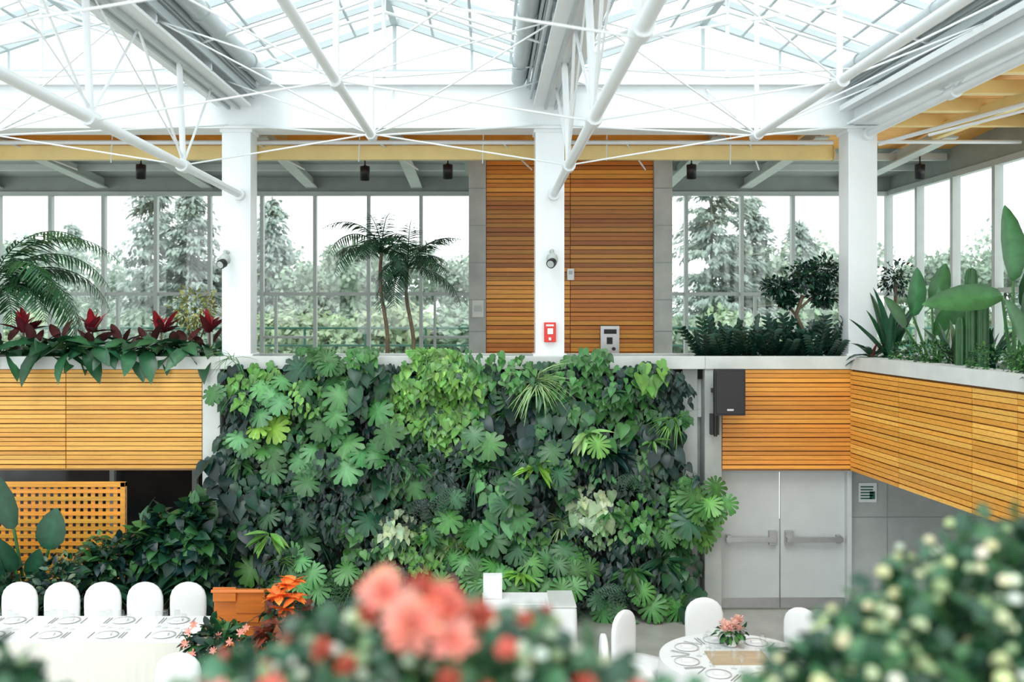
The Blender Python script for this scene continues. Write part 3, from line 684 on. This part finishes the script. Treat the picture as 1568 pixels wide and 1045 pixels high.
m.obj('table_place_settings',[M_china,M_clear,M_cloth,M_metal])
rect_table('buffet_table',-.05,1.05,11.7,12.35,.78,M_cloth)
m=MB();m.box(.75,1.06,11.69,12.36,.781,.80,1);m.box(-.04,.19,12.05,12.2,.782,1.06,0);m.box(-.025,.175,12.04,12.05,.80,1.04,2);m.box(.3,.7,11.8,12.1,.782,.80,0)
m.obj('display_box',[M_cloth,M_cap,M_white],None,.008)
e=empty('round_banquet_table')
m=MB();n=110;pt=[(TC[0]+.78*math.cos(2*math.pi*i/n),TC[1]+.78*math.sin(2*math.pi*i/n),math.cos(2*math.pi*i/n),math.sin(2*math.pi*i/n)) for i in range(n)]
skirt(m,pt,.01,.74,.02,0);m.obj('draped_cloth',[M_cloth],e)
m=MB();m.lathe((TC[0],TC[1],.72),[(.78,0),(.79,.015),(.785,.03)],64);m.obj('table_top_cloth',[M_cloth],e)
m=MB();m.lathe((TC[0],TC[1],0),[(.3,0),(.3,.03),(.04,.06),(.04,.71)],16);m.obj('pedestal',[M_metal],e)
m=MB()
for k in range(8):
    a=k*math.pi/4+.2;setting(m,TC[0]+.55*math.cos(a),TC[1]+.55*math.sin(a),.751,a+math.pi/2)
m.obj('table_place_settings',[M_china,M_clear,M_cloth,M_metal])
m=MB();m.box(TC[0]-.3,TC[0]+.3,TC[1]-.2,TC[1]+.2,.751,.757,0,(.55,.42,.28));m.obj('table_runner',[M_wood])
def flower(m,c,r,col,n=16,layers=3,up=(0,0,1),mat=0):
    up=np.array(up,float);up/=np.linalg.norm(up);a=np.cross(up,[.3,.9,.1]);a/=np.linalg.norm(a);b=np.cross(up,a)
    for l in range(layers):
        for i in range(n):
            z=2*math.pi*(i+.5*l)/n+U(-.15,.15);e=.0+.45*l+U(-.15,.15)
            d=(a*math.cos(z)+b*math.sin(z));t=d*math.cos(e)+up*math.sin(e);nn=up*math.cos(e)-d*math.sin(e)
            m.leaf(T_petal,np.array(c)+up*.0,t,nn,r*(1-.12*l)*U(.8,1.1),jit(mixc(col,(1,.6,.5),.12*l),.15),mat,1.1)
m=MB();c=(TC[0]+.02,TC[1]+.35)
m.lathe((*c,.76),[(.05,0),(.07,.02),(.06,.1),(.075,.13),(.05,.12)],16,2)
for i in range(12): flower(m,(c[0]+U(-.09,.09),c[1]+U(-.09,.05),.99+U(-.06,.05)),.075,(.88,.60,.53),9,3)
bush(m,(*c,.9),(.15,.12,.07),70,T_oval,.08,[MD,BR]);
m.obj('flower_centerpiece',[M_petal,M_bark,M_china])
# lectern
e=empty('lectern')
m=MB();x0,x1,y0,y1=-3.08,-2.52,11.25,11.7
m.box(x0+.04,x1-.04,y0+.04,y1-.04,.05,.95);m.box(x0,x1,y0,y1,0,.06)
m.obj('body',[M_lect],e,.008)
m=MB();m.obox(((x0+x1)/2,y0-.06,1.12),((x0+x1)/2,y1+.04,.98),.6,.035);m.box(x0,x1,y0,y0+.02,.75,1.1);m.box(x0+.25,x1+.02,y0-.02,y0+.0,.86,1.12)
m.box(x0-.0,x0+.26,y0-.05,y0-.03,1.0,1.16)
m.obj('reading_desk',[M_lect],e,.006)
m=MB();pts=[(-2.6,11.4,1.08),(-2.6,11.4,1.25),(-2.58,11.42,1.36),(-2.53,11.5,1.42)];m.path(pts,.008,6);m.tube(pts[-1],(-2.51,11.53,1.43),.018,8);m.obj('microphone',[M_black],e)
def potted(name,x,y,h,fn):
    m=MB();m.lathe((x,y,0),[(.16,0),(.17,.02),(.05,.06),(.04,h-.32),(.14,h-.3),(.14,h-.28)],16,3)
    m.lathe((x,y,h-.28),[(.1,0),(.14,.18),(.155,.22),(.13,.21)],16,2);fn(m);m.obj(name,[M_leaf,M_bark,M_pot,M_metal])
OR=(.80,.21,.04)
def poin(m):
    x,y=-2.22,11.0
    bush(m,(x,y,.95),(.24,.2,.18),90,T_oval,.13,[MD,mixc(MD,RD,.5)])
    for dx,dy,z in((0,0,1.24),(.12,-.05,1.12),(-.12,.05,1.12),(0,-.1,1.0),(.08,.1,1.26),(-.06,-.12,1.16)):
        rosette(m,(x+dx,y+dy,z),12,.17,T_oval,-.3,.6,OR,wid=1.1,a=.2)
potted('poinsettia_plant',-2.22,11.0,.95,poin)
potted('red_foliage_plant',-2.2,10.3,.75,lambda m:bush(m,(-2.2,10.3,.88),(.2,.2,.20),150,T_heart,.11,[mixc(RD,MD,.4),(.22,.05,.03),MD,(.30,.10,.05)]))
def beg(m):
    x,y=-2.76,10.3
    bush(m,(x,y,.80),(.38,.22,.24),300,T_oval,.13,[MD,mixc(MD,BR,.5),DK])
    for k in range(11): flower(m,(x+U(-.32,.32),y-.2+U(-.05,.1),.9+U(-.18,.18)),.05,(.85,.38,.30),6,2,(U(-.3,.3),-1,.6))
potted('begonia_plant',-2.76,10.3,.78,beg)
# ---------------------------------------------------------------- foreground chrysanthemums
e=empty('foreground_planter')
m=MB();m.box(-3,2.6,.95,1.05,2.9,3.2);m.box(-3,2.6,2.3,2.4,2.6,3.2);m.box(-3,2.6,1.05,2.3,2.8,3.15,1);m.box(-3,2.6,.9,2.4,2.55,2.8)
m.obj('trough',[M_cap,M_soil],e,.01)
CG=[(.038,.115,.052),(.024,.082,.040),(.055,.155,.070),(.016,.058,.030)]
def mum(name,mounds,nl,nb,fl,budc,bs=1):
    m=MB()
    for (c,r) in mounds:
        for i in range(nl):
            v=np.random.normal(size=3);v[2]=abs(v[2])*.9-.15;v/=np.linalg.norm(v);k=U(.55,1.06)
            p=np.array(c)+v*np.array(r)*k
            m.leaf(T_chrys,p,v+np.random.normal(size=3)*.6,v+np.array([0,-.4,.8])+np.random.normal(size=3)*.3,U(.03,.052),jit(random.choice(CG)))
        for i in range(nb):
            v=np.random.normal(size=3);v[2]=abs(v[2]);v[1]-=.4;v/=np.linalg.norm(v);p=np.array(c)+v*np.array(r)*U(.95,1.15)
            q=np.array(c)+v*np.array(r)*.6;m.tube(q,p,.0025,4,0,(.10,.22,.06))
            s=U(.007,.013)*bs;bc=jit(random.choice(budc),.12)
            m.lathe(p-np.array([0,0,s*.3]),[(s*.5,-s*.7),(s,-.1*s)],8,0,(.12,.24,.09))
            m.lathe(p-np.array([0,0,s*.3]),[(s,-.1*s),(s*.95,s*.5),(s*.6,s*.95),(s*.1,s*1.1)],8,1,bc)
        m.tube((c[0],c[1],3.15),c,.02,6,0,(.1,.12,.05))
    for (c,r,col,n) in fl: flower(m,c,r,col,n,4,(U(-.4,.4),-.8,.8),1)
    return m.obj(name,[M_leaf,M_petal])
CB=[(.66,.72,.42),(.74,.78,.62),(.45,.55,.30),(.68,.72,.40),(.30,.42,.22)]
mum('white_chrysanthemum_bush',[((1.10,2.0,3.56),(.30,.26,.31)),((.86,1.85,3.55),(.24,.22,.24)),((.66,1.75,3.50),(.19,.2,.21)),((1.4,2.0,3.54),(.3,.22,.29))],1200,135,[],CB,1.2)
PK=(.75,.19,.14);RR=(.48,.06,.03);PP=(.84,.38,.31)
fl=[((-.10,1.36,3.865),.048,PP,18),((-.06,1.38,3.89),.033,PK,16),((-.145,1.42,3.895),.036,PP,16),((-.045,1.36,3.845),.034,PP,16),((-.01,1.42,3.86),.026,RR,12),((-.17,1.42,3.86),.022,RR,12),((-.09,1.4,3.90),.028,RR,12),
 ((-.24,1.45,3.80),.020,RR,10),((-.2,1.42,3.79),.018,RR,10),((.03,1.4,3.82),.020,PK,10),((-.05,1.36,3.79),.020,RR,10),((.14,1.4,3.77),.018,RR,10),((-.3,1.4,3.76),.026,PK,10),((-.38,1.4,3.75),.026,PP,10),((.06,1.5,3.83),.016,RR,10),((0.0,1.38,3.76),.020,RR,10),((.22,1.45,3.74),.016,PK,10)]
mum('pink_chrysanthemum_bush',[((-.20,1.6,3.58),(.20,.2,.22)),((.03,1.6,3.58),(.20,.2,.215)),((-.07,1.5,3.58),(.2,.16,.235)),((.19,1.55,3.51),(.14,.15,.21)),((-.38,1.55,3.50),(.15,.15,.23)),((.29,1.6,3.46),(.13,.15,.21))],800,110,fl,[(.66,.72,.55),(.70,.75,.62),(.5,.6,.4),(.35,.48,.28),(.50,.12,.08)],.95)
mum('white_chrysanthemum_bush',[((-.86,1.6,3.53),(.2,.2,.21))],500,70,[],CB)
# ---------------------------------------------------------------- outside
HZ=(.52,.59,.55)  # pale tint blended into foliage and conifer wood colours, standing in for distance haze
def dtree(x,y,h,w,col,haze=.3,base=2.5):
    m=MB();m.tube((x,y,base),(x,y,base+h*.6),.18,8,1,r2=.08)
    for b in range(16):
        c=(x+U(-.4,.4)*w,y+U(-.3,.3)*w,base+h*U(.18,.86));r=w*U(.13,.27)
        cc=jit(col,.25)
        for i in range(240):
            v=np.random.normal(size=3);v/=np.linalg.norm(v)
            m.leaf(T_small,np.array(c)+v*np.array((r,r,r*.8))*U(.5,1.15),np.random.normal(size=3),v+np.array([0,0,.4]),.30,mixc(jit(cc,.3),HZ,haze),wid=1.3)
    m.obj('deciduous_tree',[M_tree,M_bark])
def ctree(x,y,h,w,col,haze=.3,base=2.5):
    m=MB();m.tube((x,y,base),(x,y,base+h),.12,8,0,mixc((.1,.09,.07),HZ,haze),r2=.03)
    for i in range(160):
        f=.1+.9*(i/160);z=base+h*f;a=U(0,6.28);Lb=w*(1-f)**.65*U(.45,1.15)+.12
        d=np.array([math.cos(a),math.sin(a),U(-.15,.2)]);p0=np.array([x,y,z])
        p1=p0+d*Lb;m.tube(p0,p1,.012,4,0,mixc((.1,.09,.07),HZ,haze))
        nn=int(8+Lb*18)
        for q in range(nn):
            t=U(.1,1);p=p0+d*Lb*t+np.array([U(-.24,.24),U(-.24,.24),-.15*t+U(-.18,.08)])
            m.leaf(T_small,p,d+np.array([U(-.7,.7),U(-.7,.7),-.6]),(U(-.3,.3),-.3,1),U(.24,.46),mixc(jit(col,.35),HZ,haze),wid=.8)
    m.obj('conifer_tree',[M_tree,M_bark])
HG=(.085,.17,.075);HG2=(.11,.20,.075);CGn=(.04,.10,.075)
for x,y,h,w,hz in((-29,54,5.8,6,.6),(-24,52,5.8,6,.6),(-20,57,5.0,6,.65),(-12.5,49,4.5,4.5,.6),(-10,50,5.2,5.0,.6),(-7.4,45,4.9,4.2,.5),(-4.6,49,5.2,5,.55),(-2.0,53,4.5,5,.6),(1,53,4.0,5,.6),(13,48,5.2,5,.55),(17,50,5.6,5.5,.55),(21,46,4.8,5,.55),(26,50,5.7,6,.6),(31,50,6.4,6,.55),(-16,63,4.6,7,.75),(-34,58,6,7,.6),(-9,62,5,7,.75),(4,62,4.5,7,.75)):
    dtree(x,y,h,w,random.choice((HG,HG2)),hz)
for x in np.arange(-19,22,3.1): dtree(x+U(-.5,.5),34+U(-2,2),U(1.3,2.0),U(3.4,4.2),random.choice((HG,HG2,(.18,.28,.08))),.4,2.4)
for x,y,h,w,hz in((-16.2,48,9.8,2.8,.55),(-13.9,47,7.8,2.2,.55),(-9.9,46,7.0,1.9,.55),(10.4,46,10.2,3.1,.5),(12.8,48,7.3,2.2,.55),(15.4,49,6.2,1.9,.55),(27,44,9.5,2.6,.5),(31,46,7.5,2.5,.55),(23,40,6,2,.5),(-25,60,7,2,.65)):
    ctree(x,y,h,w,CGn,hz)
m=MB()
for z in(3.85,3.45): m.tube((-14,23,z),(14,23,z),.03,6)
for x in np.arange(-14,14.1,1.4): m.tube((x,23,2.9),(x,23,3.88),.03,6)
for x in np.arange(-14,14,.14): m.tube((x,23,3.0),(x,23,3.45),.006,4)
m.obj('terrace_railing',[M_green])
# ---------------------------------------------------------------- light + world
w=bpy.data.worlds.new('overcast_sky');bpy.context.scene.world=w;w.use_nodes=True
N=w.node_tree.nodes;L=w.node_tree.links
bg=N['Background'];bg.inputs['Strength'].default_value=1.3
tc=N.new('ShaderNodeTexCoord');ns=N.new('ShaderNodeTexNoise');ns.inputs['Scale'].default_value=1.5
cr=N.new('ShaderNodeMix');cr.data_type='RGBA';cr.inputs[6].default_value=(.91,.97,1,1);cr.inputs[7].default_value=(.97,1,1,1)
L.new(tc.outputs['Generated'],ns.inputs['Vector']);L.new(ns.outputs['Fac'],cr.inputs[0]);L.new(cr.outputs[2],bg.inputs['Color'])
s=bpy.data.lights.new('sun','SUN');s.energy=1.0;s.angle=math.radians(30);s.color=(1,.99,.96)
so=bpy.data.objects.new('sun',s);so.rotation_euler=(math.radians(38),math.radians(-12),0);bpy.context.scene.collection.objects.link(so)
sc=bpy.context.scene
sc.view_settings.view_transform='Standard';sc.view_settings.exposure=.85
# ---------------------------------------------------------------- camera
cd=bpy.data.cameras.new('camera');co=bpy.data.objects.new('camera',cd);sc.collection.objects.link(co);sc.camera=co
co.location=(0,0,EYE);co.rotation_euler=(math.radians(90),0,0)
cd.lens=35;cd.sensor_width=36;cd.shift_x=.0249;cd.shift_y=-.0316;cd.clip_end=400
cd.dof.use_dof=True;cd.dof.focus_distance=13.8;cd.dof.aperture_fstop=1.45
